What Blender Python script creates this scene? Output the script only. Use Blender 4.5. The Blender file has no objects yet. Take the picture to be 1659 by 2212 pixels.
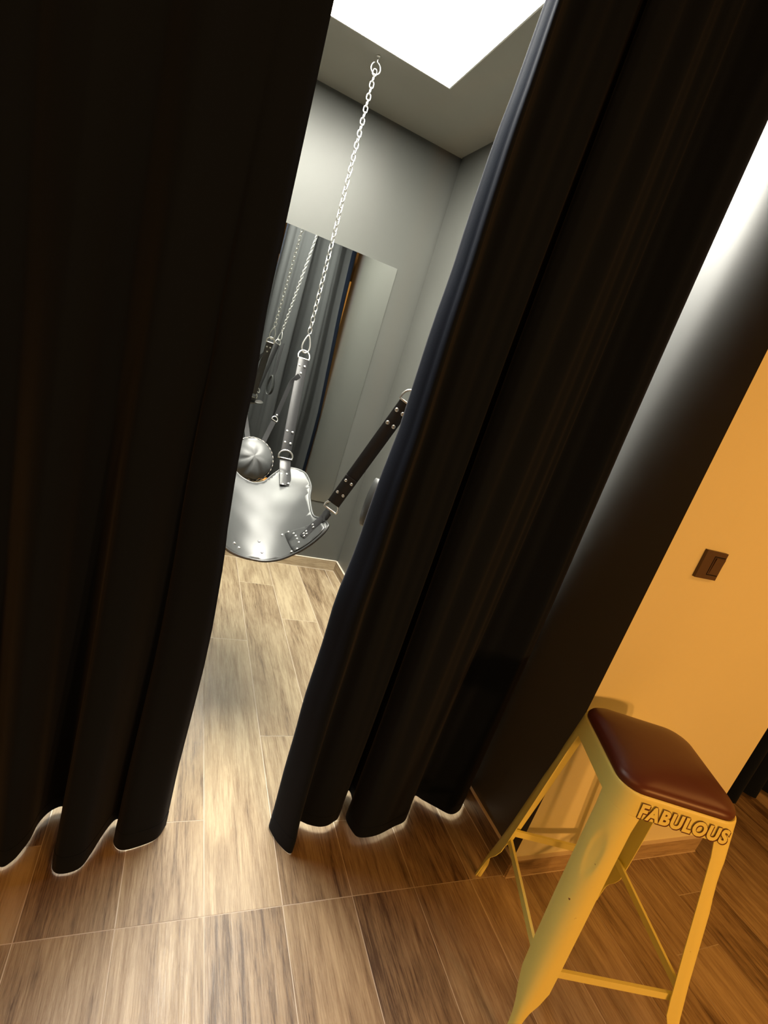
import bpy, bmesh, math, random
from mathutils import Vector, Matrix
from mathutils.geometry import delaunay_2d_cdt
random.seed(7)
scn = bpy.context.scene
col = scn.collection
PI = math.pi
V = Vector

# ------------------------------------------------------------------ helpers
def link(name, me, mat=None, parent=None, smooth=True):
    o = bpy.data.objects.new(name, me)
    col.objects.link(o)
    if mat is not None:
        for m in (mat if isinstance(mat, (list, tuple)) else [mat]):
            me.materials.append(m)
    if smooth:
        me.shade_smooth()
    if parent is not None:
        o.parent = parent
        o.matrix_parent_inverse = Matrix.Translation(parent.location).inverted() if parent.rotation_euler.z == 0 else parent.matrix_basis.inverted()
    return o

def build(name, bm, mat=None, parent=None, smooth=True, autosmooth=None):
    me = bpy.data.meshes.new(name)
    bmesh.ops.recalc_face_normals(bm, faces=bm.faces[:]) if getattr(bm, 'fixn', False) else None
    bm.to_mesh(me); bm.free()
    o = link(name, me, mat, parent, smooth)
    if autosmooth is not None:
        try:
            me.set_sharp_from_angle(angle=math.radians(autosmooth))
        except Exception:
            pass
    return o

def empty(name, loc, label=None, cat=None, group=None):
    o = bpy.data.objects.new(name, None)
    o.location = loc
    o.empty_display_size = 0.05
    col.objects.link(o)
    tag(o, label, cat, group)
    return o

def tag(o, label=None, cat=None, group=None, kind=None):
    if label: o['label'] = label
    if cat: o['category'] = cat
    if group: o['group'] = group
    if kind: o['kind'] = kind
    return o

def box(bm, lo, hi, M=None):
    x0, y0, z0 = lo; x1, y1, z1 = hi
    vs = [bm.verts.new(p) for p in ((x0,y0,z0),(x1,y0,z0),(x1,y1,z0),(x0,y1,z0),(x0,y0,z1),(x1,y0,z1),(x1,y1,z1),(x0,y1,z1))]
    if M is not None:
        for v in vs: v.co = M @ v.co
    fs = []
    for idx in ((3,2,1,0),(4,5,6,7),(0,1,5,4),(1,2,6,5),(2,3,7,6),(3,0,4,7)):
        fs.append(bm.faces.new([vs[i] for i in idx]))
    return fs

def prism(bm, poly, z0, z1):
    """poly counter-clockwise in plan"""
    a = [bm.verts.new((x, y, z0)) for x, y in poly]
    b = [bm.verts.new((x, y, z1)) for x, y in poly]
    n = len(poly); fs = []
    fs.append(bm.faces.new(a[::-1])); fs.append(bm.faces.new(b))
    for i in range(n):
        fs.append(bm.faces.new((a[i], a[(i+1) % n], b[(i+1) % n], b[i])))
    return fs

def bevel(bm, w, seg=2, ang=40):
    es = [e for e in bm.edges if len(e.link_faces) == 2 and e.calc_face_angle(0) > math.radians(ang)]
    bmesh.ops.bevel(bm, geom=es, offset=w, segments=seg, affect='EDGES', profile=0.6)

def frames(pts, closed):
    n = len(pts); T = []
    for i in range(n):
        if closed: d = pts[(i+1) % n] - pts[i-1]
        else: d = pts[min(i+1, n-1)] - pts[max(i-1, 0)]
        T.append(d.normalized())
    up = V((0, 0, 1)) if abs(T[0].z) < .9 else V((1, 0, 0))
    N = [(up - T[0]*up.dot(T[0])).normalized()]
    for i in range(1, n):
        v = N[-1] - T[i]*N[-1].dot(T[i])
        N.append(v.normalized())
    return T, N

def tube(bm, pts, r, seg=8, closed=False, caps=True):
    pts = [V(p) for p in pts]
    T, N = frames(pts, closed)
    rings = []
    n = len(pts)
    for i, p in enumerate(pts):
        ri = r[i] if isinstance(r, (list, tuple)) else r
        B = T[i].cross(N[i])
        rings.append([bm.verts.new(p + N[i]*ri*math.cos(2*PI*k/seg) + B*ri*math.sin(2*PI*k/seg)) for k in range(seg)])
    for i in range(n if closed else n-1):
        a, b = rings[i], rings[(i+1) % n]
        off = 0
        if closed and i == n-1:   # pick the best matching start vertex
            off = min(range(seg), key=lambda o: (a[0].co - b[o].co).length)
        for k in range(seg):
            bm.faces.new((a[k], a[(k+1) % seg], b[(k+1+off) % seg], b[(k+off) % seg]))
    if caps and not closed:
        bm.faces.new(rings[0][::-1]); bm.faces.new(rings[-1])

def crom(P, n=8, closed=False):
    """Catmull-Rom through points (tuples of any size)"""
    P = [V(p) for p in P]; out = []
    m = len(P)
    for i in range(m if closed else m-1):
        p1 = P[i]; p2 = P[(i+1) % m]
        p0 = P[i-1] if (closed or i > 0) else p1*2 - p2
        p3 = P[(i+2) % m] if (closed or i+2 < m) else p2*2 - p1
        for k in range(n):
            t = k/n
            out.append(0.5*((2*p1) + (p2-p0)*t + (2*p0-5*p1+4*p2-p3)*t*t + (3*p1-p0-3*p2+p3)*t**3))
    if not closed: out.append(P[-1].copy())
    return out

def lerp_table(tab, x):
    if x <= tab[0][0]: return tab[0][1]
    for (a, va), (b, vb) in zip(tab, tab[1:]):
        if x <= b: return va + (vb-va)*(x-a)/(b-a)
    return tab[-1][1]

def ribbon(bm, path, wdir, width, thick):
    """flat strap along a path; wdir: width direction(s)"""
    path = [V(p) for p in path]; n = len(path); rows = []
    for i, p in enumerate(path):
        T = (path[min(i+1, n-1)] - path[max(i-1, 0)]).normalized()
        w = V(wdir[i] if isinstance(wdir, list) else wdir)
        w = (w - T*w.dot(T)).normalized()
        nrm = w.cross(T).normalized()
        wd = (width[i] if isinstance(width, list) else width)/2
        h = thick/2
        prof = [(-wd, -h*.3), (-wd*.93, -h), (wd*.93, -h), (wd, -h*.3), (wd, h*.3), (wd*.93, h), (-wd*.93, h), (-wd, h*.3)]
        rows.append([bm.verts.new(p + w*a + nrm*b) for a, b in prof])
    for a, b in zip(rows, rows[1:]):
        for k in range(8):
            bm.faces.new((a[k], a[(k+1) % 8], b[(k+1) % 8], b[k]))
    bm.faces.new(rows[0][::-1]); bm.faces.new(rows[-1])

# ------------------------------------------------------------------ materials
def newmat(name):
    m = bpy.data.materials.new(name); m.use_nodes = True
    nt = m.node_tree
    b = nt.nodes['Principled BSDF']
    return m, nt, b

def setp(b, **kw):
    for k, v in kw.items():
        k = k.replace('_', ' ')
        if k in b.inputs: b.inputs[k].default_value = v

def rgb(c): return (c[0], c[1], c[2], 1)

def noise_bump(nt, b, scale, strength, dist=.002, detail=4, vec=None):
    n = nt.nodes.new('ShaderNodeTexNoise'); n.inputs['Scale'].default_value = scale; n.inputs['Detail'].default_value = detail
    bu = nt.nodes.new('ShaderNodeBump'); bu.inputs['Strength'].default_value = strength; bu.inputs['Distance'].default_value = dist
    if vec is None:
        tc = nt.nodes.new('ShaderNodeTexCoord'); vec = tc.outputs['Object']
    nt.links.new(vec, n.inputs['Vector'])
    nt.links.new(n.outputs['Fac'], bu.inputs['Height'])
    nt.links.new(bu.outputs['Normal'], b.inputs['Normal'])
    return n

def paint(name, c, rough=.8, var=.06, bump=.15, spec=.3):
    m, nt, b = newmat(name)
    setp(b, Roughness=rough, Specular_IOR_Level=spec)
    n = noise_bump(nt, b, 180, bump, .001)
    n2 = nt.nodes.new('ShaderNodeTexNoise'); n2.inputs['Scale'].default_value = 2.2; n2.inputs['Detail'].default_value = 5
    tc = nt.nodes.new('ShaderNodeTexCoord'); nt.links.new(tc.outputs['Object'], n2.inputs['Vector'])
    r = nt.nodes.new('ShaderNodeValToRGB')
    r.color_ramp.elements[0].position = .3; r.color_ramp.elements[1].position = .7
    r.color_ramp.elements[0].color = rgb([x*(1-var) for x in c]); r.color_ramp.elements[1].color = rgb([x*(1+var) for x in c])
    nt.links.new(n2.outputs['Fac'], r.inputs['Fac']); nt.links.new(r.outputs['Color'], b.inputs['Base Color'])
    return m

def wood_tile(name, dark, mid, light, rough=.38):
    """wood-look porcelain tile; grain runs along local Y; per-tile random from the 'tile' colour attribute"""
    m, nt, b = newmat(name)
    L = nt.links.new
    tc = nt.nodes.new('ShaderNodeTexCoord')
    at = nt.nodes.new('ShaderNodeAttribute'); at.attribute_name = 'tile'
    sc = nt.nodes.new('ShaderNodeVectorMath'); sc.operation = 'SCALE'; sc.inputs['Scale'].default_value = 37.0
    L(at.outputs['Color'], sc.inputs[0])
    ad = nt.nodes.new('ShaderNodeVectorMath'); ad.operation = 'ADD'
    L(tc.outputs['Object'], ad.inputs[0]); L(sc.outputs[0], ad.inputs[1])
    def grain(sx, sy, detail, rough_, dist):
        mp = nt.nodes.new('ShaderNodeMapping'); mp.inputs['Scale'].default_value = (sx, sy, sx)
        L(ad.outputs[0], mp.inputs['Vector'])
        n = nt.nodes.new('ShaderNodeTexNoise'); n.inputs['Scale'].default_value = 1; n.inputs['Detail'].default_value = detail
        n.inputs['Roughness'].default_value = rough_; n.inputs['Distortion'].default_value = dist
        L(mp.outputs['Vector'], n.inputs['Vector'])
        return n
    g1 = grain(42, 2.4, 7, .68, .9)
    g2 = grain(260, 13, 5, .72, .6)
    g3 = grain(7, 1.5, 4, .6, 1.6)
    def mix(a, b_, f):
        x = nt.nodes.new('ShaderNodeMix'); x.data_type = 'FLOAT'
        x.inputs[0].default_value = f; L(a, x.inputs[2]); L(b_, x.inputs[3]); return x.outputs[0]
    s = mix(g1.outputs['Fac'], g2.outputs['Fac'], .48)
    s = mix(s, g3.outputs['Fac'], .3)
    sep = nt.nodes.new('ShaderNodeSeparateColor'); L(at.outputs['Color'], sep.inputs[0])
    ms = nt.nodes.new('ShaderNodeMath'); ms.operation = 'MULTIPLY_ADD'; ms.inputs[1].default_value = .10; ms.inputs[2].default_value = -.05
    L(sep.outputs[0], ms.inputs[0])
    a2 = nt.nodes.new('ShaderNodeMath'); a2.operation = 'ADD'; L(s, a2.inputs[0]); L(ms.outputs[0], a2.inputs[1])
    r = nt.nodes.new('ShaderNodeValToRGB')
    e = r.color_ramp.elements
    e[0].position = .385; e[0].color = rgb(dark); e[1].position = .61; e[1].color = rgb(light)
    k = e.new(.47); k.color = rgb(mid)
    L(a2.outputs[0], r.inputs['Fac']); L(r.outputs['Color'], b.inputs['Base Color'])
    bu = nt.nodes.new('ShaderNodeBump'); bu.inputs['Strength'].default_value = .35; bu.inputs['Distance'].default_value = .0015
    L(g2.outputs['Fac'], bu.inputs['Height']); L(bu.outputs['Normal'], b.inputs['Normal'])
    rr = nt.nodes.new('ShaderNodeMapRange'); rr.inputs['From Min'].default_value = .3; rr.inputs['From Max'].default_value = .7
    rr.inputs['To Min'].default_value = rough+.1; rr.inputs['To Max'].default_value = rough-.06
    L(g1.outputs['Fac'], rr.inputs['Value']); L(rr.outputs[0], b.inputs['Roughness'])
    return m

M = {}
M['tile'] = wood_tile('wood_look_tile', (.080,.048,.026), (.235,.168,.098), (.43,.345,.220))
M['grout'] = paint('cream_grout', (.62,.56,.47), .8)
M['dark'] = paint('charcoal_wall_paint', (.082,.084,.076), .42, .05, .10, .45)
M['ceil'] = paint('grey_ceiling_paint', (.30,.295,.26), .85)
M['black'] = paint('black_wall_paint', (.0030,.0055,.0100), .75, .05, .1, .10)
M['reveal'] = paint('shaded_reveal_paint', (.054,.055,.055), .46, .05, .05, 1.0)  # same charcoal wall, darkened: its shade on the hall side put into the colour
M['yellow'] = paint('warm_cream_wall_paint', (.71,.72,.50), .75, .015, .1, .2)
M['edge'] = paint('skirting_edge', (.60,.53,.43), .7)

def fabric(name, c, sheen=.12):
    m, nt, b = newmat(name)
    setp(b, Base_Color=rgb(c), Roughness=.92, Specular_IOR_Level=.06, Sheen_Weight=sheen, Sheen_Roughness=.45)
    tc = nt.nodes.new('ShaderNodeTexCoord')
    mp = nt.nodes.new('ShaderNodeMapping'); mp.inputs['Scale'].default_value = (1, 1, .35)
    nt.links.new(tc.outputs['Object'], mp.inputs['Vector'])
    noise_bump(nt, b, 600, .25, .001, 2, mp.outputs['Vector'])
    return m
M['curtain'] = fabric('black_curtain_cloth', (.0046,.0082,.0185), .06)
M['lit_back'] = fabric('lit_curtain_back', (.040,.042,.043), .1)  # lighter copy of the curtain cloth, panel light on its back put into the colour

def leather(name, c, rough, bump=.12, spec=.5, coat=0, scale=260):
    m, nt, b = newmat(name)
    setp(b, Base_Color=rgb(c), Roughness=rough, Specular_IOR_Level=spec, Coat_Weight=coat, Coat_Roughness=.25)
    noise_bump(nt, b, scale, bump, .0008, 6)
    return m
M['leather'] = leather('black_leather', (.028,.030,.030), .43, .08, 1.0)
M['leather_soft'] = leather('black_soft_leather', (.045,.047,.047), .50, .08, 1.0)
M['strap'] = leather('black_strap_leather', (.016,.016,.017), .40, .12, .55)
M['brown'] = leather('brown_seat_leather', (.090,.022,.010), .40, .15, .45, 0, 90)

def metal(name, c, rough):
    m, nt, b = newmat(name)
    setp(b, Base_Color=rgb(c), Metallic=1.0, Roughness=rough)
    noise_bump(nt, b, 300, .03, .0005)
    return m
M['steel'] = metal('nickel_steel', (.88,.88,.86), .32)
M['mirror'] = None
m, nt, b = newmat('mirror_silver'); setp(b, Base_Color=(.80,.82,.80,1), Metallic=1.0, Roughness=.012)
n_ = nt.nodes.new('ShaderNodeTexNoise'); n_.inputs['Scale'].default_value = 9
rr_ = nt.nodes.new('ShaderNodeMapRange'); rr_.inputs['To Min'].default_value = .006; rr_.inputs['To Max'].default_value = .02
nt.links.new(n_.outputs['Fac'], rr_.inputs['Value']); nt.links.new(rr_.outputs[0], b.inputs['Roughness'])
M['mirror'] = m
M['mirror_edge'] = paint('mirror_edge', (.25,.28,.25), .3)

def enamel(name, c, wear, rough=.42):
    m, nt, b = newmat(name); L = nt.links.new
    setp(b, Roughness=rough, Specular_IOR_Level=.4)
    tc = nt.nodes.new('ShaderNodeTexCoord')
    n = nt.nodes.new('ShaderNodeTexNoise'); n.inputs['Scale'].default_value = 38; n.inputs['Detail'].default_value = 3
    L(tc.outputs['Object'], n.inputs['Vector'])
    r = nt.nodes.new('ShaderNodeValToRGB'); e = r.color_ramp.elements
    e[0].position = .735; e[0].color = rgb(c); e[1].position = .76; e[1].color = rgb(wear)
    L(n.outputs['Fac'], r.inputs['Fac']); L(r.outputs['Color'], b.inputs['Base Color'])
    n2 = nt.nodes.new('ShaderNodeTexNoise'); n2.inputs['Scale'].default_value = 60
    L(tc.outputs['Object'], n2.inputs['Vector'])
    bu = nt.nodes.new('ShaderNodeBump'); bu.inputs['Strength'].default_value = .1; bu.inputs['Distance'].default_value = .001
    L(n2.outputs['Fac'], bu.inputs['Height']); L(bu.outputs['Normal'], b.inputs['Normal'])
    return m
M['enamel'] = enamel('worn_yellow_enamel', (.82,.80,.27), (.20,.10,.04))
M['ink'] = paint('dark_red_ink', (.10,.028,.012), .6)
M['switch'] = paint('brown_plastic', (.075,.045,.032), .45, .02, .03, .4)

m, nt, b = newmat('lit_diffuser')
setp(b, Base_Color=(.9,.9,.9,1), Emission_Color=(1,.97,.86,1), Emission_Strength=43.0)
M['lamp'] = m
M['lampframe'] = paint('white_lamp_frame', (.8,.8,.78), .4)

# ------------------------------------------------------------------ camera
CAM_H = 1.4
yaw, pitch, roll, F = 0.426419491, -0.265770880, 0.315348429, 1075.66
f = V((math.sin(yaw)*math.cos(pitch), math.cos(yaw)*math.cos(pitch), math.sin(pitch)))
r0 = V((math.cos(yaw), -math.sin(yaw), 0)); u0 = r0.cross(f)
R = r0*math.cos(roll) + u0*math.sin(roll); U = u0*math.cos(roll) - r0*math.sin(roll)
cam = bpy.data.objects.new('camera', bpy.data.cameras.new('camera'))
cam.data.sensor_fit = 'VERTICAL'; cam.data.sensor_height = 24; cam.data.sensor_width = 18
cam.data.lens = F/2212*24; cam.data.clip_start = .02
mat = Matrix((R, U, -f)).transposed().to_4x4(); mat.translation = (0, 0, CAM_H)
cam.matrix_world = mat
col.objects.link(cam); scn.camera = cam

# ------------------------------------------------------------------ the setting
H = 2.621
YF = 0.885          # hall face of the partition
XR = 1.222          # right reveal of the doorway
# floor: tiles 1.213 x 0.202 laid along Y
def make_floor():
    bm = bmesh.new(); lay = bm.loops.layers.float_color.new('tile')
    X0, P, TL = 0.0735, 0.2019, 1.213
    XMIN, XMAX, YMIN, YMAX = -2.2, 4.4, -3.2, 3.35
    g = .0011
    inner = {-1:1.62, 0:1.155, 1:2.105, 2:1.49, 3:1.12, 4:1.93, 5:1.3}
    outer = {5:.652, 6:.02, 7:.30, 8:.58, 9:.735, 10:.36}
    k0 = int((XMIN-X0)/P)-1
    for k in range(k0, int((XMAX-X0)/P)+1):
        xa, xb = X0+k*P, X0+(k+1)*P
        joints = set()
        if xa < 1.2:
            j = inner.get(k, .95+random.random()*1.1)
            while j > .99: j -= TL
            j += TL
            while j < YMAX: joints.add(round(j, 4)); j += TL
            joints.add(.884)
            j = .884
            while j > YMIN: joints.add(round(j, 4)); j -= TL
        else:
            j = outer.get(k, random.random()*1.1)
            while j < YMAX: j += TL
            while j > YMIN: joints.add(round(j, 4)); j -= TL
        js = sorted([q for q in joints if YMIN+.03 < q < YMAX-.03]); js = [YMIN]+js+[YMAX]
        for ya, yb in zip(js, js[1:]):
            vs = [bm.verts.new(p) for p in ((xa+g,ya+g,0),(xb-g,ya+g,0),(xb-g,yb-g,0),(xa+g,yb-g,0))]
            fc = bm.faces.new(vs); c = (random.random(), random.random(), random.random(), 1)
            for l in fc.loops: l[lay] = c
            # the chamfered tile edges down to the grout
    fs = box(bm, (XMIN, YMIN, -.05), (XMAX, YMAX, -.0008))
    for fc in fs:
        fc.material_index = 1
    o = build('floor', bm, [M['tile'], M['grout']], smooth=False)
    tag(o, kind='structure')
make_floor()

def struct(name, bm, mats, smooth=False):
    o = build(name, bm, mats, smooth=smooth); tag(o, kind='structure'); return o

bm = bmesh.new(); box(bm, (-2.2, YF, H), (4.4, 3.35, H+.08)); struct('ceiling', bm, M['ceil'])
bm = bmesh.new(); box(bm, (-2.2, -3.2, H+.002), (4.4, YF, H+.08)); struct('ceiling_hall', bm, M['black'])

# partition between the two cabins: cream hall face, charcoal cabin side, reveal coloured darker to hold its shade
def partition(name, poly, mats, idx):
    bm = bmesh.new(); fs = prism(bm, poly, 0, H)
    for fc, i in zip(fs[2:], idx): fc.material_index = i
    return struct(name, bm, mats)
YREV = 1.10
def xw(y): return XR - (y-YF)*(XR-1.155)/(3.037-YF)
partition('wall_right', [(XR, YF), (2.164, YF), (2.164, 3.02), (1.155, 3.02), (xw(1.20), 1.20)], [M['yellow'], M['black'], M['dark'], M['reveal']], [0, 1, 1, 2, 3])
partition('wall_far_right', [(3.10, YF), (4.4, YF), (4.4, 3.03), (3.10, 3.03)], [M['yellow'], M['black'], M['dark']], [0, 1, 1, 1])
partition('wall_left', [(-2.2, YF), (-.80, YF), (-.80, 3.02), (-2.2, 3.02)], [M['yellow'], M['black'], M['dark']], [0, 2, 2, 2])
BA = math.radians(-.42)                       # the back wall is a touch out of square
RB = Matrix.Translation((1.145, 3.037, 0)) @ Matrix.Rotation(BA, 4, 'Z')
bm = bmesh.new(); box(bm, (-3.0, 0, 0), (3.2, .08, H), RB); struct('wall_back', bm, M['dark'])
# hall shell behind the camera
bm = bmesh.new(); box(bm, (-2.2, -3.2, 0), (4.4, -3.12, H)); struct('wall_front', bm, M['yellow'])
bm = bmesh.new(); box(bm, (-2.28, -3.2, 0), (-2.2, 3.3, H)); struct('wall_hall_left', bm, M['yellow'])
bm = bmesh.new(); box(bm, (4.4, -3.2, 0), (4.48, 3.3, H)); struct('wall_hall_right', bm, M['yellow'])

# skirting cut from the floor tile
def skirting(name, a, b, h=.074, t=.011):
    a = V((a[0], a[1], 0)); b = V((b[0], b[1], 0)); d = (b-a); ln = d.length; d.normalize()
    nrm = V((d.y, -d.x, 0))
    bm = bmesh.new(); lay = bm.loops.layers.float_color.new('tile')
    n = max(1, round(ln/1.2))
    for i in range(n):
        c = (random.random(), random.random(), random.random(), 1)
        fs = box(bm, (0, i*ln/n+.0008, 0), (t, (i+1)*ln/n-.0008, h))
        fs[1].material_index = 1
        for fc in fs:
            for l in fc.loops: l[lay] = c
    # thin bright joint lines along the top edge and the foot
    for fc in box(bm, (0, 0, h), (t+.0012, ln, h+.0025)) + box(bm, (0, 0, 0), (t+.002, ln, .0022)): fc.material_index = 1
    o = struct(name, bm, [M['tile'], M['edge']])
    o.matrix_world = Matrix.Translation(a) @ Matrix((nrm, d, V((0,0,1)))).transposed().to_4x4()
    return o
skirting('baseboard_back', (-.80, 3.037+.010), (1.150, 3.037-.0005))
# right: runs from the front corner of the reveal to the back corner
skirting('baseboard_right', (xw(3.03), 3.03), (XR, YF-.006))
skirting('baseboard_front', (XR-.008, YF), (2.164, YF))
skirting('baseboard_far_right', (3.10, 1.5), (3.10, YF))

# ------------------------------------------------------------------ mirror
mr = empty('wall_mirror', RB @ V((-.81, 0, .478)), 'tall frameless mirror on the charcoal back wall behind the leather swing', 'mirror')
bm = bmesh.new(); fs = box(bm, (-1.45, -.006, .478), (-.168, -.0005, 1.961), RB); bevel(bm, .0015, 1)
for fc in bm.faces: fc.material_index = 1
big = max((fc for fc in bm.faces if fc.normal.y < -.9), key=lambda q: q.calc_area()); big.material_index = 0
build('mirror_glass', bm, [M['mirror'], M['mirror_edge']], mr, smooth=False)

# ------------------------------------------------------------------ ceiling light
cl = empty('ceiling_light', (.247, 1.876, H), 'large bright white ceiling light panel above the leather swing', 'ceiling light')
bm = bmesh.new(); box(bm, (-.297, 1.282, H-.012), (.791, 2.470, H-.002)); build('diffuser', bm, M['lamp'], cl, smooth=False)
bm = bmesh.new()
for lo, hi in (((-.303,1.276),(-.2965,2.476)), ((.7905,1.276),(.797,2.476)), ((-.2965,1.276),(.7905,1.2825)), ((-.2965,2.4695),(.7905,2.476))):
    box(bm, (*lo, H-.0125), (*hi, H-.0005))
build('lamp_frame', bm, M['lampframe'], cl, smooth=False)

# ------------------------------------------------------------------ curtains
def curtain(name, hem, top_fn, label, ztop=2.60, hemz=lambda s, tot, p: .022, groups=None, nsub=6):
    """hem: plan points; top_fn(i, s, p, z) -> plan point at height z"""
    prof = crom([(x, y, 0) for x, y in hem], nsub)
    # arc length
    S = [0]
    for a, b in zip(prof, prof[1:]): S.append(S[-1] + (b-a).length)
    cen = V((sum(p.x for p in prof)/len(prof), sum(p.y for p in prof)/len(prof), 0))
    root = empty(name, (cen.x, cen.y, 0), label, 'curtain')
    if groups: root['group'] = groups
    zs_hem = [0, .034, .048, .060]
    zs = [.060 + (ztop-.060)*(k/46) for k in range(47)]
    def sheet(zl, nm, thick, extra):
        bm = bmesh.new(); rows = []
        for z in zl:
            pl = [V((*top_fn(i, S[i], S[-1], p, z), z if z > 0 else hemz(S[i], S[-1], p))) for i, p in enumerate(prof)]
            if extra:
                q = []
                for i, p in enumerate(pl):
                    d = pl[min(i+1, len(pl)-1)] - pl[max(i-1, 0)]
                    q.append(p + V((-d.y, d.x, 0)).normalized()*extra)
                pl = q
            rows.append([bm.verts.new(p) for p in pl])
        for a, b in zip(rows, rows[1:]):
            for k in range(len(a)-1):
                bm.faces.new((a[k], a[k+1], b[k+1], b[k]))
        o = build(nm, bm, M['lit_back' if extra else 'curtain'], root)
        md = o.modifiers.new('thickness', 'SOLIDIFY'); md.thickness = thick; md.offset = 0
        md = o.modifiers.new('crisp', 'EDGE_SPLIT'); md.split_angle = 1.0
        if extra: tag(o, 'added grey layer giving the curtain back its lit tone')
        return o
    sheet(zs, 'drape', .0020, 0)
    sheet(zs_hem, 'hem', .0036, 0)
    sheet([.066 + (ztop-.070)*(k/46) for k in range(47)], 'lit_back', .0010, .0030)
    return root, prof

YC = 1.125
# --- left curtain
LH = [(-.795,1.15),(-.76,1.19),(-.71,1.16),(-.68,1.08),(-.62,1.05),(-.56,1.12),(-.52,1.20),(-.47,1.19),(-.44,1.09),(-.39,1.04),(-.33,1.08),(-.30,1.18),(-.265,1.20),(-.235,1.10),(-.203,1.057),(-.182,1.065),(-.168,1.086),(-.158,1.114),(-.150,1.161),(-.129,1.197),(-.100,1.206),(-.085,1.15),(-.092,1.06),(-.075,1.028),(-.033,1.034),(-.009,1.071),(.016,1.13),(.034,1.157),(.048,1.15),(.040,1.105),(.058,1.079),(.092,1.081),(.145,1.102),(.168,1.142)]
LE = [(.02,.173),(.214,.169),(.407,.171),(.544,.172),(.679,.169),(.779,.163),(.866,.158),(.932,.150),(1.092,.138),(1.227,.133),(1.293,.134),(1.323,.132),(1.42,.124),(1.56,.122),(1.647,.121),(1.822,.119),(1.97,.117),(2.6,.113)]
def left_fn(i, s, tot, p, z):
    t = max(0, min(1, (z-.05)/1.9))
    amp = 1 - .80*t**.7
    x0 = p.x; y = YC + (p.y-YC)*amp
    # the pleats drift apart a little on their way up, so the sheet hangs flatter
    xs = -.795 + (s/tot)*(.168+.795)
    x = x0*(1-.8*t) + xs*.8*t
    w = math.exp(-(tot-s)/.30)
    x += (lerp_table(LE, z)-.173)*w
    y += (.142+1.0-YC-.02)*0
    y = y*(1-w*t) + (1.142)*w*t
    y += .006*math.sin(9*x+3.1*z)*t + .005*math.sin(38*x+1.4*z)*t + .004*math.sin(61*x-1.1*z)*t
    return x, y
curtain('curtain', LH, left_fn, 'black floor-length curtain panel hanging left of the gap',
        hemz=lambda s, tot, p: lerp_table([(0, .006), (.17, .006), (.21, .022)], tot-s) if tot-s < .21 else lerp_table([(1.045, .008), (1.09, .022)], p.y))
# --- right curtain
RH = [(.470,1.124),(.467,1.105),(.488,1.058),(.519,1.023),(.536,1.06),(.552,1.112),(.584,1.099),(.615,1.089),(.643,1.090),(.667,1.101),(.689,1.117),(.712,1.170),(.735,1.208),(.757,1.212),(.752,1.16),(.716,1.115),(.726,1.059),(.746,1.041),(.802,1.044),(.871,1.068),(.922,1.087),(.962,1.14),(1.000,1.180),(1.027,1.160),(1.068,1.127),(1.109,1.098),(1.150,1.108),(1.182,1.135),(1.203,1.163),(1.196,1.20),(1.165,1.215)]
RE = [(.02,.467),(.07,.466),(.243,.459),(.368,.457),(.48,.451),(.675,.452),(.806,.448),(.876,.454),(.972,.461),(1.046,.461),(1.155,.465),(1.281,.474),(1.4,.474),(1.526,.475),(1.646,.481),(1.75,.481),(1.913,.485),(2.005,.493),(2.158,.500),(2.6,.51)]
# sideways retreat of the wall-side edge: the gap to the reveal opens upwards
RG = [(.02,0.0),(.80,.002),(1.0,.010),(1.12,.016),(1.28,.024),(1.47,.034),(1.61,.042),(1.78,.050),(1.95,.056),(2.2,.064),(2.6,.072)]
def right_fn(i, s, tot, p, z):
    t = max(0, min(1, (z-.05)/2.2))
    amp = 1 - .55*t**.7
    w3 = math.exp(-(tot-s)/.10); w1 = math.exp(-s/.10)
    amp = 1 - (1-amp)*(1-w3)*(1-w1)
    x, y = p.x, YC + (p.y-YC)*amp
    w = math.exp(-max(0, s-.02)/.16)
    x += (lerp_table(RE, z)-.467)*w
    # the first pleat narrows upwards
    tt = t**.6
    x += tt*lerp_table([(.0,0),(.02,0),(.071,-.008),(.118,-.031),(.161,-.026),(.23,0)], s)
    # finer creases between the big pleats
    for xc_, a_ in ((.585,.010),(.640,-.010),(.700,.012),(.790,-.012),(.835,.014),(.900,-.012),(.965,.012),(1.04,-.010),(1.10,.010)):
        y -= a_*min(1, z*1.2)*math.exp(-((p.x-xc_+.012*math.sin(1.7*z+9*xc_))/.017)**2)
    g = lerp_table(RG, z); w3 = math.exp(-(tot-s)/.22)
    w3 = w3**.7
    x -= g*w3; y -= g*w3*.97*.9
    x += .004*math.sin(2.3*z+11*p.x)*min(1, z*2)
    return x, y
curtain('curtain', RH, right_fn, 'black floor-length curtain panel hanging right of the gap, beside the stool',
        hemz=lambda s, tot, p: lerp_table([(0, .010), (.06, .005), (.16, .006), (.21, .022)], s))
# --- the closed curtain of the next doorway
NH = [(2.170+.0298*k, 1.10 + .055*math.sin(k*1.02+.3) + .02*math.sin(k*.37)) for k in range(31)] + [(3.088, 1.165)]
def next_fn(i, s, tot, p, z):
    return p.x, YC + (p.y-YC)*(1-.2*z/2.6)
curtain('curtain', NH, next_fn, 'black curtain closing the next doorway, behind the stool at the far right', nsub=4)
bm = bmesh.new(); box(bm, (-.80, 1.10, 2.602), (1.20, 1.15, H-.0005)); bevel(bm, .004, 1)
tag(build('curtain_track', bm, M['black'], smooth=False), 'black ceiling track above the two curtain panels', 'curtain track')
bm = bmesh.new(); box(bm, (2.166, 1.10, 2.602), (3.098, 1.15, H-.0005)); bevel(bm, .004, 1)
tag(build('curtain_track', bm, M['black'], smooth=False), 'black ceiling track above the curtain of the next doorway', 'curtain track')

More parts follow.
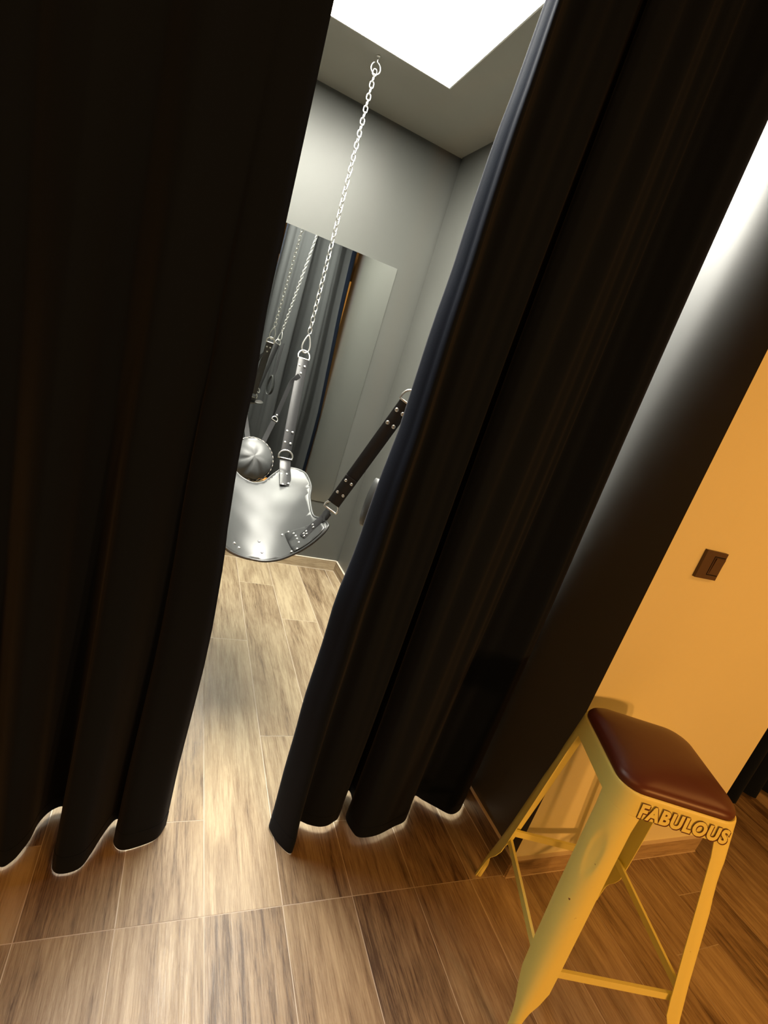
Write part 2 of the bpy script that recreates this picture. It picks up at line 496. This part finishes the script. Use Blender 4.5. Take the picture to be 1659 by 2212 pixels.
# ------------------------------------------------------------------ light switch
sw = empty('light_switch', (1.405, YF, 1.171), 'dark brown light switch plate on the yellow wall', 'light switch')
bm = bmesh.new(); box(bm, (1.361, YF-.009, 1.1295), (1.4495, YF-.0002, 1.213)); bevel(bm, .0025, 2)
build('switch_plate', bm, M['switch'], sw, smooth=False)
bm = bmesh.new(); box(bm, (1.4075, YF-.0125, 1.147), (1.4455, YF-.0085, 1.195)); bevel(bm, .0015, 2)
for v in bm.verts:
    if v.co.y < YF-.011: v.co.y += (1.195-v.co.z)*.05
build('rocker', bm, M['switch'], sw, smooth=False)
bm = bmesh.new()
for lo, hi in (((1.3995,1.1425),(1.4018,1.1995)), ((1.4018,1.1972),(1.4455,1.1995)), ((1.4018,1.1425),(1.4455,1.1448))):
    box(bm, (lo[0], YF-.0096, lo[1]), (hi[0], YF-.0088, hi[1]))
build('rocker_groove', bm, M['black'], sw, smooth=False)

# ------------------------------------------------------------------ bar stool
TOPC, BOTC = V((1.2375, .6685)), V((1.2550, .6400))
ZT = .690
def axes(z):
    sa = math.radians(-17.5 - 6.0*z/ZT)
    return V((math.cos(sa), math.sin(sa))), V((-math.sin(sa), math.cos(sa)))
def scen(z): return BOTC + (TOPC-BOTC)*(z/ZT)
def S3(a, b, z):
    ux, uy = axes(z); c = scen(z) + ux*a + uy*b
    return V((c.x, c.y, z))
FOOT = V((0, 0))
def half(z): return .1490 + .0645*(1-z/ZT)
stool = empty('bar_stool', (BOTC.x, BOTC.y, 0), 'worn yellow metal bar stool with brown leather seat and FABULOUS lettering', 'stool')

def corner_path(sx, sy, z, w, rc, n=18, m=8):
    """plan path hugging one corner: from one side, round the corner, to the other side"""
    h = half(z); pts = []
    rc = min(rc, w*.95)
    for k in range(m): pts.append((h, h-w + (w-rc)*k/m))
    for k in range(n+1):
        a = (PI/2)*k/n
        pts.append((h-rc+rc*math.cos(a), h-rc+rc*math.sin(a)))
    for k in range(1, m+1): pts.append((h-rc-(w-rc)*k/m, h))
    return [(sx*a, sy*b) for a, b in pts]
WT = [(0,.015),(.03,.016),(.075,.019),(.10,.026),(.125,.040),(.16,.052),(.21,.054),(.35,.057),(.600,.060),(.640,.064)]
RT = [(0,.012),(.08,.014),(.15,.026),(.25,.036),(.64,.052)]
def make_leg(sx, sy):
    # the near left leg is splayed out a little more than the others
    fx, fy = (-.026, -.010) if (sx, sy) == (-1, -1) else (0, 0)
    def SF(a, b, z): return S3(a + fx*(1-z/.64), b + fy*(1-z/.64), z)
    bm = bmesh.new(); rows = []
    zs = [0]+[.008*k for k in range(1, 81)]
    for z in zs:
        w = lerp_table(WT, z); rc = lerp_table(RT, z)
        P = corner_path(sx, sy, z, w, rc)
        row = []
        for k, (a, b) in enumerate(P):
            # pressed oval groove down the middle of the leg
            mid = (k-(len(P)-1)/2)/4.4
            gz = (z-.515)/.068
            q = max(0, 1-mid*mid-gz*gz)
            q = min(1, q*1.3); s = .0045*q*q*(3-2*q)*.7071
            row.append(bm.verts.new(SF(a-sx*s, b-sy*s, z)))
        rows.append(row)
    for r1, r2 in zip(rows, rows[1:]):
        for k in range(len(r1)-1): bm.faces.new((r1[k], r1[k+1], r2[k+1], r2[k]))
    # rounded foot
    bmesh.ops.recalc_face_normals(bm, faces=bm.faces[:])
    o = build('leg', bm, M['enamel'], stool)
    md = o.modifiers.new('sheet', 'SOLIDIFY'); md.thickness = .0025; md.offset = 0
    md = o.modifiers.new('crisp', 'EDGE_SPLIT'); md.split_angle = .7
    # tube core of the foot
    bm = bmesh.new()
    for z0, z1 in ((.0, .075),):
        P = []
        for z in (z0, z0+.003, .03, .055, z1):
            h = half(z)-.0095; P.append(SF(sx*h, sy*h, z))
        tube(bm, P, [.0065, .0090, .0090, .0088, .004], 10)
    build('foot', bm, M['enamel'], o)
    return o
for sx, sy in ((-1,-1),(1,-1),(1,1),(-1,1)): make_leg(sx, sy)
# apron with rolled rim
def rring(h, rc, z, n=9, m=14):
    pts = []
    for q in range(4):
        a0 = q*PI/2
        cx, cy = ((h-rc), (h-rc)) if q == 0 else ((-(h-rc)), (h-rc)) if q == 1 else ((-(h-rc)), -(h-rc)) if q == 2 else ((h-rc), -(h-rc))
        for k in range(n+1):
            a = a0 + (PI/2)*k/n
            pts.append((cx+rc*math.cos(a), cy+rc*math.sin(a)))
        nx, ny = pts[-1]
        b = a0 + PI/2
        L_ = 2*(h-rc)
        for k in range(1, m):
            pts.append((nx + math.cos(b+0)*0 - L_*k/m*math.sin(b), ny + L_*k/m*math.cos(b)) if False else (nx - L_*k/m*math.cos(a0), ny - L_*k/m*math.sin(a0)))
    return pts
def ringrows(bm, levels):
    rows = []
    for h, rc, z in levels:
        rows.append([bm.verts.new(S3(a, b, z)) for a, b in rring(h, rc, z)])
    for r1, r2 in zip(rows, rows[1:]):
        n = len(r1)
        for k in range(n): bm.faces.new((r1[k], r1[(k+1) % n], r2[(k+1) % n], r2[k]))
    return rows
bm = bmesh.new()
ringrows(bm, [(half(.6402), .052, .6402), (half(.652), .052, .652), (half(.670), .053, .670), (half(.684), .053, .684), (.1490, .053, .689), (.1481, .052, .6915), (.1465, .051, .6925), (.1449, .050, .6920), (.1435, .049, .689)])
o = build('apron', bm, M['enamel'], stool); md = o.modifiers.new('sheet', 'SOLIDIFY'); md.thickness = .0025; md.offset = 0
md = o.modifiers.new('crisp', 'EDGE_SPLIT'); md.split_angle = .7
# seat cushion
bm = bmesh.new()
lev = [(.1395,.046,.686),(.1427,.049,.690),(.1453,.052,.696),(.1457,.053,.702),(.143,.054,.709),(.135,.055,.7165),(.118,.056,.7235),(.101,.056,.7295),(.080,.055,.734),(.056,.045,.7368),(.030,.028,.7383)]
rows = ringrows(bm, lev)
c0 = bm.verts.new(S3(0, 0, .7387)); rr = rows[-1]
for k in range(len(rr)): bm.faces.new((rr[k], rr[(k+1) % len(rr)], c0))
bm.faces.new(rows[0][::-1])
bmesh.ops.recalc_face_normals(bm, faces=bm.faces[:])
o = build('seat_cushion', bm, M['brown'], stool); tag(o, 'brown leather seat cushion')
# stretchers
def stretcher(a, b, z=.203):
    h = half(z)-.012
    p, q = S3(a[0]*h, a[1]*h, z), S3(b[0]*h, b[1]*h, z)
    k = (1-z/.64); ux, uy = axes(z); e = ux*(-.026*k) + uy*(-.010*k)
    if a == (-1,-1): p = p + V((e.x, e.y, 0))
    if b == (-1,-1): q = q + V((e.x, e.y, 0))
    d = (q-p).normalized(); nrm = V((d.y, -d.x, 0))
    bm = bmesh.new()
    p = p + d*.012; q = q - d*.012
    Mx = Matrix((d, nrm, V((0,0,1)))).transposed().to_4x4(); Mx.translation = p
    box(bm, (0, -.004, -.0105), ((q-p).length, .004, .0105), Mx); bevel(bm, .003, 2)
    return build('stretcher', bm, M['enamel'], stool, autosmooth=40)
for a, b in (((-1,-1),(1,-1)),((1,-1),(1,1)),((1,1),(-1,1)),((-1,1),(-1,-1))): stretcher(a, b)
# lettering on the front apron
def lettering():
    zb, zt = .6405, .6845
    h = half((zb+zt)/2)
    slope = (half(zb)-half(zt))/(zt-zb)
    UX, UY = axes(.662)
    Nn = V((-UY.x, -UY.y, slope)).normalized(); Xx = V((UX.x, UX.y, 0)); Yy = Nn.cross(Xx).normalized()
    org = S3(-.098, -half(zb)-.0012, zb+.0035)
    root = None
    def word(name, offset, shift, lift, mat, ext):
        cu = bpy.data.curves.new(name, 'FONT'); cu.body = 'FABULOUS'; cu.size = .0475; cu.space_character = 1.12
        cu.offset = offset; cu.extrude = ext; cu.resolution_u = 4
        to = bpy.data.objects.new('tmp', cu); col.objects.link(to)
        dg = bpy.context.evaluated_depsgraph_get(); dg.update()
        me = bpy.data.meshes.new_from_object(to.evaluated_get(dg))
        bpy.data.objects.remove(to); bpy.data.curves.remove(cu)
        me.name = name
        if lettering.w is None:
            xs = [v.co.x for v in me.vertices]; lettering.w = (min(xs), max(xs))
        x0, x1 = lettering.w; k = .212/(x1-x0)
        Mx = Matrix((Xx, Yy, Nn)).transposed().to_4x4(); Mx.translation = org + Nn*lift + Xx*shift[0] + Yy*shift[1]
        for v in me.vertices: v.co = Mx @ V(((v.co.x-x0)*k, v.co.y, v.co.z))
        return link(name, me, mat, stool, smooth=False)
    word('lettering', .0022, (0, 0), .0016, M['enamel'], .0004)
    o = word('lettering_outline', .0034, (0, 0), .0008, M['ink'], .0003)
    tag(o, 'dark red outline of the FABULOUS lettering')
    o = word('lettering_shadow', .0030, (.0026, -.0026), .0006, M['ink'], .0002)
    tag(o, 'dark red drop shadow of the FABULOUS lettering')
lettering.w = None
lettering()

# ------------------------------------------------------------------ leather swing
XC = .305
def zsurf(x, y):
    v = (y-1.57)/.42; u = x-XC
    zc = .665+.15*v; a = .16+(.05-.16)*v
    z = zc + a*(u/.2)**2
    z += .0022*math.sin(17*x+3)*math.sin(13*y) + .0013*math.sin(41*x+9*y+5)*math.sin(36*y-11*x+2)   # soft waviness of the hide
    return z
def nsurf(x, y):
    e = .004
    return V((-(zsurf(x+e,y)-zsurf(x-e,y))/(2*e), -(zsurf(x,y+e)-zsurf(x,y-e))/(2*e), 1)).normalized()
def on(x, y, d=0): return V((x, y, zsurf(x, y))) + nsurf(x, y)*d
RIGHT = [(.304,1.580),(.324,1.578),(.360,1.571),(.392,1.563),(.425,1.557),(.454,1.548),(.482,1.539),(.506,1.537),(.518,1.546),(.521,1.560),(.519,1.612),(.508,1.650),(.499,1.690),(.501,1.760),(.507,1.830),(.522,1.900),(.528,1.956),(.531,2.020),(.528,2.082),(.510,2.130),(.472,2.140),(.440,2.122),(.418,2.102),(.388,2.060),(.358,2.015),(.330,1.998),(.305,1.992)]
out = crom(RIGHT, 3)
half_r = [(p.x, p.y) for p in [V((a, b, 0)) for a, b in RIGHT]]
half_r = [(p.x, p.y) for p in crom([(a, b, 0) for a, b in RIGHT], 3)]
left = [(2*XC-x, y + .10*max(0, 1.63-y)*min(1, max(0, (x-XC)/.12))) for x, y in half_r[2:-1]][::-1]
OUTL = half_r + left
swing = empty('leather_swing', (XC, 1.83, .66), 'black leather hammock swing hanging from chains beyond the curtain gap', 'swing')

def patch(name, outline, lift, thick, mat, parent, step=.014):
    n = len(outline)
    pts = [V((x, y)) for x, y in outline]
    edges = [(i, (i+1) % n) for i in range(n)]
    xs = [p.x for p in pts]; ys = [p.y for p in pts]
    def inside(x, y):
        c = False
        for i in range(n):
            a, b = pts[i], pts[i-1]
            if (a.y > y) != (b.y > y) and x < (b.x-a.x)*(y-a.y)/(b.y-a.y)+a.x: c = not c
        return c
    def dist(x, y):
        return min(((V((x, y))-p).length for p in pts))
    y = min(ys)+step/2
    while y < max(ys):
        x = min(xs)+step/2
        while x < max(xs):
            if inside(x, y) and dist(x, y) > step*.55: pts.append(V((x, y)))
            x += step
        y += step
    vo, eo, fo, *_ = delaunay_2d_cdt(pts, edges, [], 1, 1e-5)
    bm = bmesh.new()
    vs = [bm.verts.new(on(p.x, p.y, lift)) for p in vo]
    for fc in fo:
        try: bm.faces.new([vs[i] for i in fc])
        except ValueError: pass
    for fc in bm.faces:
        fc.normal_update()
        if fc.normal.z < 0: fc.normal_flip()
    o = build(name, bm, mat, parent)
    md = o.modifiers.new('hide', 'SOLIDIFY'); md.thickness = thick; md.offset = 0
    return o
seat = patch('seat_panel', OUTL, 0, .005, M['leather'], swing)
bm = bmesh.new(); tube(bm, [on(x, y, 0) for x, y in OUTL], .0048, 8, closed=True)
build('edge_binding', bm, M['leather'], swing)

# rivets: one mesh shared by all
def rivet_mesh():
    bm = bmesh.new(); lev = [(.0052,0),(.0056,.0008),(.0050,.0022),(.0034,.0032),(.0014,.0036)]
    rows = [[bm.verts.new((r*math.cos(2*PI*k/12), r*math.sin(2*PI*k/12), z)) for k in range(12)] for r, z in lev]
    for a, b in zip(rows, rows[1:]):
        for k in range(12): bm.faces.new((a[k], a[(k+1) % 12], b[(k+1) % 12], b[k]))
    bm.faces.new(rows[-1]); bm.faces.new(rows[0][::-1])
    me = bpy.data.meshes.new('rivet'); bm.to_mesh(me); bm.free(); me.shade_smooth(); me.materials.append(M['steel']); return me
RIV = rivet_mesh()
def rivet(p, nrm, parent, s=1.0):
    o = bpy.data.objects.new('rivet', RIV); col.objects.link(o)
    q = V(nrm).to_track_quat('Z', 'Y')
    mw = Matrix.Translation(V(p)) @ q.to_matrix().to_4x4() @ Matrix.Scale(s, 4)
    o.parent = parent
    # parents of rivets are never rotated themselves: their world matrix is a translation
    pl = V((0, 0, 0)); a = parent
    while a is not None: pl = V(swing.location) if a is swing else pl; a = a.parent
    o.matrix_parent_inverse = Matrix.Identity(4)
    base = Matrix.Translation(getattr(parent, '_wl', V((0,0,0)))) if False else Matrix.Identity(4)
    o.matrix_basis = base @ mw if parent is not swing else Matrix.Translation(-V(swing.location)) @ mw
    return o
# children of the swing are modelled in world space, so their own world matrix is the identity
# overlaid side flap with its seam, right and left
for sgn in (1, -1):
    fl = [(.414,1.676),(.420,1.63),(.428,1.585),(.434,1.560),(.460,1.5515),(.484,1.546),(.504,1.545),(.513,1.552),(.514,1.565),(.512,1.605),(.500,1.632),(.470,1.655),(.440,1.672)]
    if sgn < 0: fl = [(2*XC-x, y+.10*max(0, 1.63-y)) for x, y in fl]
    fo_ = patch('side_flap', fl, .0042, .0026, M['leather'], swing, .011)
    for x, y in ((.425,1.676),(.440,1.653),(.4445,1.634),(.447,1.614),(.450,1.590),(.443,1.563),(.427,1.567)):
        if sgn < 0: x, y = 2*XC-x, y+.10*max(0, 1.63-y)
        rivet(on(x, y, .0055), nsurf(x, y), fo_, .8)
for x, y in ((.336,1.612),(.327,1.664),(.405,1.679),(.238,1.622),(.255,1.612)):
    rivet(on(x, y, .0025), nsurf(x, y), seat, .9)

def d_ring(c, axis, side, w, hgt, r, parent, name='d_ring'):
    """axis: direction of the curved end, side: direction of the flat bar"""
    c = V(c); axis = V(axis).normalized(); side = (V(side)-axis*V(side).dot(axis)).normalized()
    pts = []
    for k in range(5): pts.append(c + side*(-w/2 + w*k/4))
    for k in range(1, 12):
        a = PI*k/12
        pts.append(c + side*(w/2*math.cos(a)*1.06) + axis*(hgt*math.sin(a)**.75))
    bm = bmesh.new(); tube(bm, pts, r, 8, closed=True)
    return build(name, bm, M['steel'], parent)

def strap(name, path, wdir, width, parent, thick=.0042, n=8):
    pts = crom(path, n)
    bm = bmesh.new()
    if isinstance(wdir, list):
        wd = []
        for i in range(len(pts)):
            t = i/(len(pts)-1)*(len(wdir)-1); k = min(int(t), len(wdir)-2); u = t-k
            wd.append(V(wdir[k])*(1-u)+V(wdir[k+1])*u)
    else: wd = wdir
    ribbon(bm, pts, wd, width, thick)
    bmesh.ops.recalc_face_normals(bm, faces=bm.faces[:])
    return build(name, bm, M['strap'], parent, autosmooth=50)

def mir(p): return V((2*XC-p[0], p[1], p[2]))
TOCAM = V((0, 0, CAM_H))
def side_rivets(st, pts, wdir, wid, toward, s=1.0):
    """pairs of rivets on a strap; pts: (point, tangent)"""
    for p, t, offs in pts:
        p = V(p); t = V(t).normalized(); w = V(wdir); w = (w-t*w.dot(t)).normalized(); nn = w.cross(t)
        if nn.dot(toward) < 0: nn = -nn
        for o_ in offs: rivet(p + w*wid*o_ + nn*.0022, nn, st, s)

ends_rear, ends_front = {}, {}
for sgn in (1, -1):
    q = (lambda p: V(p)) if sgn > 0 else mir
    sx = sgn
    fwd = V((0, -1, .35))
    # rear: tab riveted on the shoulder, ring, long strap, upper ring
    tab = strap('tab_strap', [q(on(.437,1.976,.006)), q(on(.440,2.02,.007)), q(on(.443,2.07,.007)), q(on(.444,2.105,.007)), q((.4425,2.137,.899)), q((.4395,2.143,.918))], (1,0,0), .050, swing)
    for x in (.426, .449):
        for y in (1.985, 2.068):
            p = on(x, y, .0085); rivet(q(p), nsurf(x, y) if sgn > 0 else V((-nsurf(x,y).x, nsurf(x,y).y, nsurf(x,y).z)), tab, 1.15)
    rg = d_ring(q((.4395,2.141,.912)), (0,.15,.98), (1,0,0), .060, .036, .0036, swing)
    lo, hi = V((.4375,2.155,.944)), V((.449,2.352,1.335))
    dirn = (hi-lo).normalized()
    st = strap('hanging_strap', [q(lo), q(lo+dirn*.10), q(lo.lerp(hi,.5)), q(hi)], (1,.1*sx,0), .047, swing)
    st2 = strap('strap_loop', [q(lo-dirn*.004+V((0,-.004,0))), q(lo+dirn*.03+V((0,-.0045,0))), q(lo+dirn*.105+V((0,-.0045,0)))], (1,.1*sx,0), .047, swing)
    dd = q(hi)-q(lo)
    side_rivets(st2, [(q(lo+dirn*.036+V((0,-.0045,0))), dd, (-.26,.26)), (q(lo+dirn*.088+V((0,-.0045,0))), dd, (-.26,.26))], (1,0,0), .047, fwd, 1.05)
    side_rivets(st, [(q(hi-dirn*.036), dd, (-.25,.25)), (q(hi-dirn*.072), dd, (.0,))], (1,0,0), .047, fwd, 1.05)
    side_rivets(st, [(q(hi-dirn*.036), dd, (-.25,.25)), (q(hi-dirn*.072), dd, (.0,))], (1,0,0), .047, -fwd, 1.05)
    d_ring(q(hi), dirn if sgn > 0 else (-dirn.x, dirn.y, dirn.z), (1,0,0), .052, .040, .0036, swing)
    ends_rear[sgn] = q(hi + dirn*.040)
    # front: strap riveted along the flap, ring, long strap
    fs_ = strap('flap_strap', [q(on(.463,1.604,.0075)), q(on(.482,1.610,.0075)), q(on(.498,1.613,.008)), q((.511,1.607,.852)), q((.517,1.592,.876)), q((.518,1.583,.893))], [(-.2*sx,1,.1),(-.3*sx,1,.0),(-.35*sx,1,-.15),(-.3*sx,.95,-.3)], .036, swing)
    for x, y in ((.468,1.596),(.468,1.612),(.475,1.598),(.4755,1.614),(.494,1.603),(.4945,1.621)):
        p = on(x, y, .010); nn = nsurf(x, y)
        rivet(q(p), nn if sgn > 0 else V((-nn.x, nn.y, nn.z)), fs_, .8)
    lo, hi = V((.5225,1.570,.927)), V((.611,1.437,1.327))
    dirn = (hi-lo).normalized()
    wd = V((1.313*sx, -.586, -.492))
    d_ring(q((.519,1.580,.898)), dirn if sgn > 0 else (-dirn.x, dirn.y, dirn.z), wd, .050, .033, .0034, swing)
    st = strap('hanging_strap', [q(lo), q(lo.lerp(hi,.3)), q(lo.lerp(hi,.7)), q(hi)], wd, .046, swing)
    nn = V((-.36*sx, -.90, .25)); off = nn.normalized()*.0045
    st2 = strap('strap_loop', [q(lo-dirn*.003)+off, q(lo+dirn*.05)+off, q(lo+dirn*.115)+off], wd, .046, swing)
    dd = q(hi)-q(lo)
    side_rivets(st2, [(q(lo+dirn*.045)+off, dd, (-.25,.25)), (q(lo+dirn*.098)+off, dd, (-.25,.25))], wd, .046, nn, 1.0)
    side_rivets(st, [(q(hi-dirn*.035), dd, (-.25,.25)), (q(hi-dirn*.085), dd, (-.25,.25))], wd, .046, nn, 1.25)
    d_ring(q(hi), dirn if sgn > 0 else (-dirn.x, dirn.y, dirn.z), wd, .050, .042, .0036, swing)
    ends_front[sgn] = q(hi + dirn*.042)

# head pillow: puffed round cushion with ruffled lower edge
PC = V((.300, 2.118, .884)); PW, PH, PT = .086, .092, .052
pax = V((1, 0, 0)); pay = V((0, .52, .85)).normalized(); paz = pax.cross(pay)
if paz.y > 0: paz = -paz
bm = bmesh.new(); NR, NA = 18, 56; rows = []
for sd in (1, -1):
    for j in range(NR+1) if sd > 0 else range(NR-1, -1, -1):
        rr_ = j/NR; row = []
        for k in range(NA):
            a = 2*PI*k/NA
            ru = 1 + .018*math.sin(13*a)*rr_**6 + .012*math.sin(29*a+1)*rr_**8
            hgt = (1-rr_**2.6)**.55 if rr_ < 1 else 0
            low = .5-.5*math.sin(a+.25)
            pucker = 1 - .60*low**3*max(0, math.sin(7*a+.8+2.2*rr_))*max(0, rr_-.2) + .05*math.sin(3*a+2)*rr_ + .03*math.sin(5*a-4*rr_)*rr_
            p = PC + pax*(PW*rr_*math.cos(a)*ru) + pay*(PH*rr_*math.sin(a)*ru) + paz*(sd*PT*hgt*pucker)
            row.append(bm.verts.new(p))
        rows.append(row)
for a, b in zip(rows, rows[1:]):
    for k in range(NA): bm.faces.new((a[k], a[(k+1) % NA], b[(k+1) % NA], b[k]))
bmesh.ops.remove_doubles(bm, verts=bm.verts[:], dist=.0004)
bmesh.ops.recalc_face_normals(bm, faces=bm.faces[:])
pil = build('head_pillow', bm, M['leather_soft'], swing)
bm = bmesh.new(); ring = []
for k in range(64):
    a = 2*PI*k/64; ring.append(PC + pax*(PW*1.07*math.cos(a)) + pay*(PH*1.07*math.sin(a)) - paz*.004)
T_, N_ = frames(ring, True)
inn = [bm.verts.new(PC + (p-PC)*.93) for p in ring]; ou = [bm.verts.new(p + paz*.004*math.sin(9*k)) for k, p in enumerate(ring)]
for k in range(64): bm.faces.new((inn[k], inn[(k+1) % 64], ou[(k+1) % 64], ou[k]))
o = build('pillow_flange', bm, M['strap'], pil); md = o.modifiers.new('t', 'SOLIDIFY'); md.thickness = .003
bm = bmesh.new()
for k in range(30):
    a0, a1 = 2*PI*(k+.12)/30, 2*PI*(k+.62)/30
    P = [PC + pax*(PW*1.035*math.cos(a)) + pay*(PH*1.035*math.sin(a)) + paz*.001 for a in (a0, (a0+a1)/2, a1)]
    tube(bm, P, .0011, 5)
o = build('pillow_stitching', bm, M['grout'], pil); tag(o, 'pale stitching around the pillow edge')
for sgn in (1, -1):
    q = (lambda p: V(p)) if sgn > 0 else (lambda p: mir(p))
    strap('pillow_strap', [q((.336,2.178,.945)), q((.352,2.208,.995)), q((.368,2.232,1.043))], (.8*sgn,.0,-.35), .022, swing, .0035)
    d_ring(q((.3695,2.235,1.048)), (.35*sgn,.35,.85), (.8*sgn,0,-.35), .026, .018, .0022, swing)
    ub = strap('pillow_strap', [q((.374,2.242,1.060)), q((.392,2.268,1.140)), q((.410,2.293,1.215)), q((.428,2.300,1.245)), q((.441,2.306,1.262))], (.8*sgn,.15,-.3), .020, swing, .0035)
    rivet(q((.377,2.242,1.072)), (-.1, -1, .2), ub, .8)

# ------------------------------------------------------------------ chains, hooks, stirrups
HOOKS = {('rear',1): (.480,2.566), ('rear',-1): (2*XC-.480,2.566), ('front',1): (.775,1.235), ('front',-1): (2*XC-.775,1.235)}
CLAB = {('rear',1): ('bright steel chain hanging from ceiling eye hook, in the curtain gap', ),
        ('rear',-1): ('steel chain on the far left corner of the leather swing, behind the left curtain',),
        ('front',1): ('steel chain on the near right corner of the swing, seen only in the mirror',),
        ('front',-1): ('steel chain on the near left corner of the swing, behind the left curtain',)}
def link_mesh(bm, c, ax, side, L_=.034, W_=.0225, r=.0026):
    c = V(c); pts = []
    rad = W_/2 - r; st = L_/2 - W_/2
    for k in range(7):
        a = -PI/2 + PI*k/6; pts.append(c + ax*(st + rad*math.cos(a)) + side*(rad*math.sin(a)))
    for k in range(7):
        a = PI/2 + PI*k/6; pts.append(c + ax*(-st + rad*math.cos(a)) + side*(rad*math.sin(a)))
    tube(bm, pts, r, 6, closed=True)
def chain(key, end):
    hx, hy = HOOKS[key]
    top = V((hx, hy, H-.050)); end = V(end)
    root = empty('chain', (end.x, end.y, end.z), CLAB[key][0], 'chain', 'chains holding up the swing')
    d = (top-end).normalized(); s1 = d.orthogonal().normalized()
    if key[0] == 'rear': s1 = (V((1,0,0)) - d*d.x).normalized()
    s2 = d.cross(s1)
    # pear-shaped snap link
    cb = end + d*.030; pts = []
    for k in range(24):
        a = 2*PI*k/24; w = .0165*(1 - .52*math.cos(a)*.9)
        pts.append(cb + d*(.040*math.cos(a)) + s1*(w*math.sin(a)))
    bm = bmesh.new(); tube(bm, pts, .0036, 8, closed=True); build('snap_hook', bm, M['steel'], root)
    a = end + d*.078; ln = (top-a).length; n = int(ln/.0250); pit = ln/n
    bm = bmesh.new()
    for i in range(n):
        th = (PI/2 if i % 2 else 0) + .35 + .9*math.sin(i*.11)*.35
        sd = s1*math.cos(th) + s2*math.sin(th)
        link_mesh(bm, a + d*(pit*(i+.5)), d, sd)
    build('chain_links', bm, M['steel'], root)
    # open eye hook screwed into the ceiling
    hk = {('rear',1): 'open steel eye hook in the ceiling holding the chain in the curtain gap', ('rear',-1): 'steel eye hook above the far left corner of the swing', ('front',1): 'steel eye hook above the near right corner of the swing', ('front',-1): 'steel eye hook above the near left corner of the swing'}[key]
    he = empty('ceiling_hook', (hx, hy, H), hk, 'hook', 'ceiling hooks of the swing')
    bm = bmesh.new(); c = V((hx, hy, H-.046)); P = [V((hx, hy, H)), V((hx, hy, H-.012))]
    for k in range(19):
        an = PI/2 - 2*PI*.93*k/18; P.append(c + V((.021*math.cos(an), 0, .022*math.sin(an))))
    tube(bm, P, .003, 8); build('eye', bm, M['steel'], he)
    bm = bmesh.new(); tube(bm, [(hx,hy,H-.0005),(hx,hy,H-.003),(hx,hy,H-.006)], [.009,.009,.005], 14); build('collar', bm, M['steel'], he)
for sgn in (1, -1):
    chain(('rear', sgn), ends_rear[sgn]); chain(('front', sgn), ends_front[sgn])

def stirrup(sgn):
    q = (lambda p: V(p)) if sgn > 0 else (lambda p: mir(p))
    top = ends_front[1] + V((.040, .014, -.020))
    lab = 'black leather foot stirrup loop dangling beside the right curtain edge' if sgn > 0 else 'black leather foot stirrup loop dangling behind the left curtain'
    root = empty('stirrup', q((.622,1.50,.90)), lab, 'stirrup', 'leather stirrups of the swing')
    bm = bmesh.new()
    P = [q(top), q((.652,1.455,1.24)), q((.647,1.474,1.13)), q((.636,1.488,1.06))]
    ribbon(bm, crom(P, 6), (.6*sgn,.5,0), .022, .004); build('strap', bm, M['strap'], root, autosmooth=50)
    bm = bmesh.new(); loop = []
    for k in range(22):
        a = PI/2 + 2*PI*k/21
        w = .036*(1-.45*(math.sin(a)*.5+.5)**1.5)
        loop.append(q(V((.628,1.492,.975)) + V((.75,.66,0))*(w*math.cos(a)) + V((0,0,.085))*math.sin(a)))
    ribbon(bm, loop, (-.66*sgn,.75,0), .034, .004); bmesh.ops.recalc_face_normals(bm, faces=bm.faces[:])
    build('loop', bm, M['leather'], root, autosmooth=50)
stirrup(1); stirrup(-1)

# ------------------------------------------------------------------ light
def spot(name, loc, target, power, color, size, ang=1.6, blend=.6):
    l = bpy.data.lights.new(name, 'SPOT'); l.energy = power; l.color = color; l.shadow_soft_size = size; l.spot_size = ang; l.spot_blend = blend
    o = bpy.data.objects.new(name, l); o.location = loc
    o.rotation_euler = (V(target)-V(loc)).to_track_quat('-Z', 'Y').to_euler(); col.objects.link(o); return o
def area(name, loc, rot, sx, sy, power, color):
    l = bpy.data.lights.new(name, 'AREA'); l.shape = 'RECTANGLE'; l.size = sx; l.size_y = sy; l.energy = power; l.color = color
    o = bpy.data.objects.new(name, l); o.location = loc; o.rotation_euler = rot; col.objects.link(o); return o
ORANGE = (1.0, .42, .10)
spot('hall_lamp_one', (2.05, -2.7, 1.25), (1.6, .9, .7), 168, ORANGE, .10, 2.2)
spot('hall_lamp_two', (1.45, -2.7, 1.25), (1.6, .9, .7), 118, ORANGE, .10, 2.2)
spot('back_hall_fill', (2.0, -1.3, 2.45), (2.0, -3.1, 1.3), 60, ORANGE, .08, 1.9)  # added fill, brightens the back hall seen through the mirror slit
area('hall_ceiling_glow', (-.5, -.2, 2.58), (0, 0, 0), 1.8, .6, 17, ORANGE)
area('hall_ceiling_glow_two', (2.7, -.3, 2.58), (0, 0, 0), 1.6, .6, 22, ORANGE)

w = bpy.data.worlds.new('World'); scn.world = w; w.use_nodes = True
w.node_tree.nodes['Background'].inputs[0].default_value = (0, 0, 0, 1)
scn.view_settings.view_transform = 'Standard'; scn.view_settings.look = 'None'
scn.view_settings.exposure = 0; scn.view_settings.gamma = 1; scn.view_settings.use_curve_mapping = False
scn.cycles.use_denoising = True
scn.cycles.max_bounces = 10; scn.cycles.diffuse_bounces = 6; scn.cycles.glossy_bounces = 5
scn.cycles.sample_clamp_indirect = 6
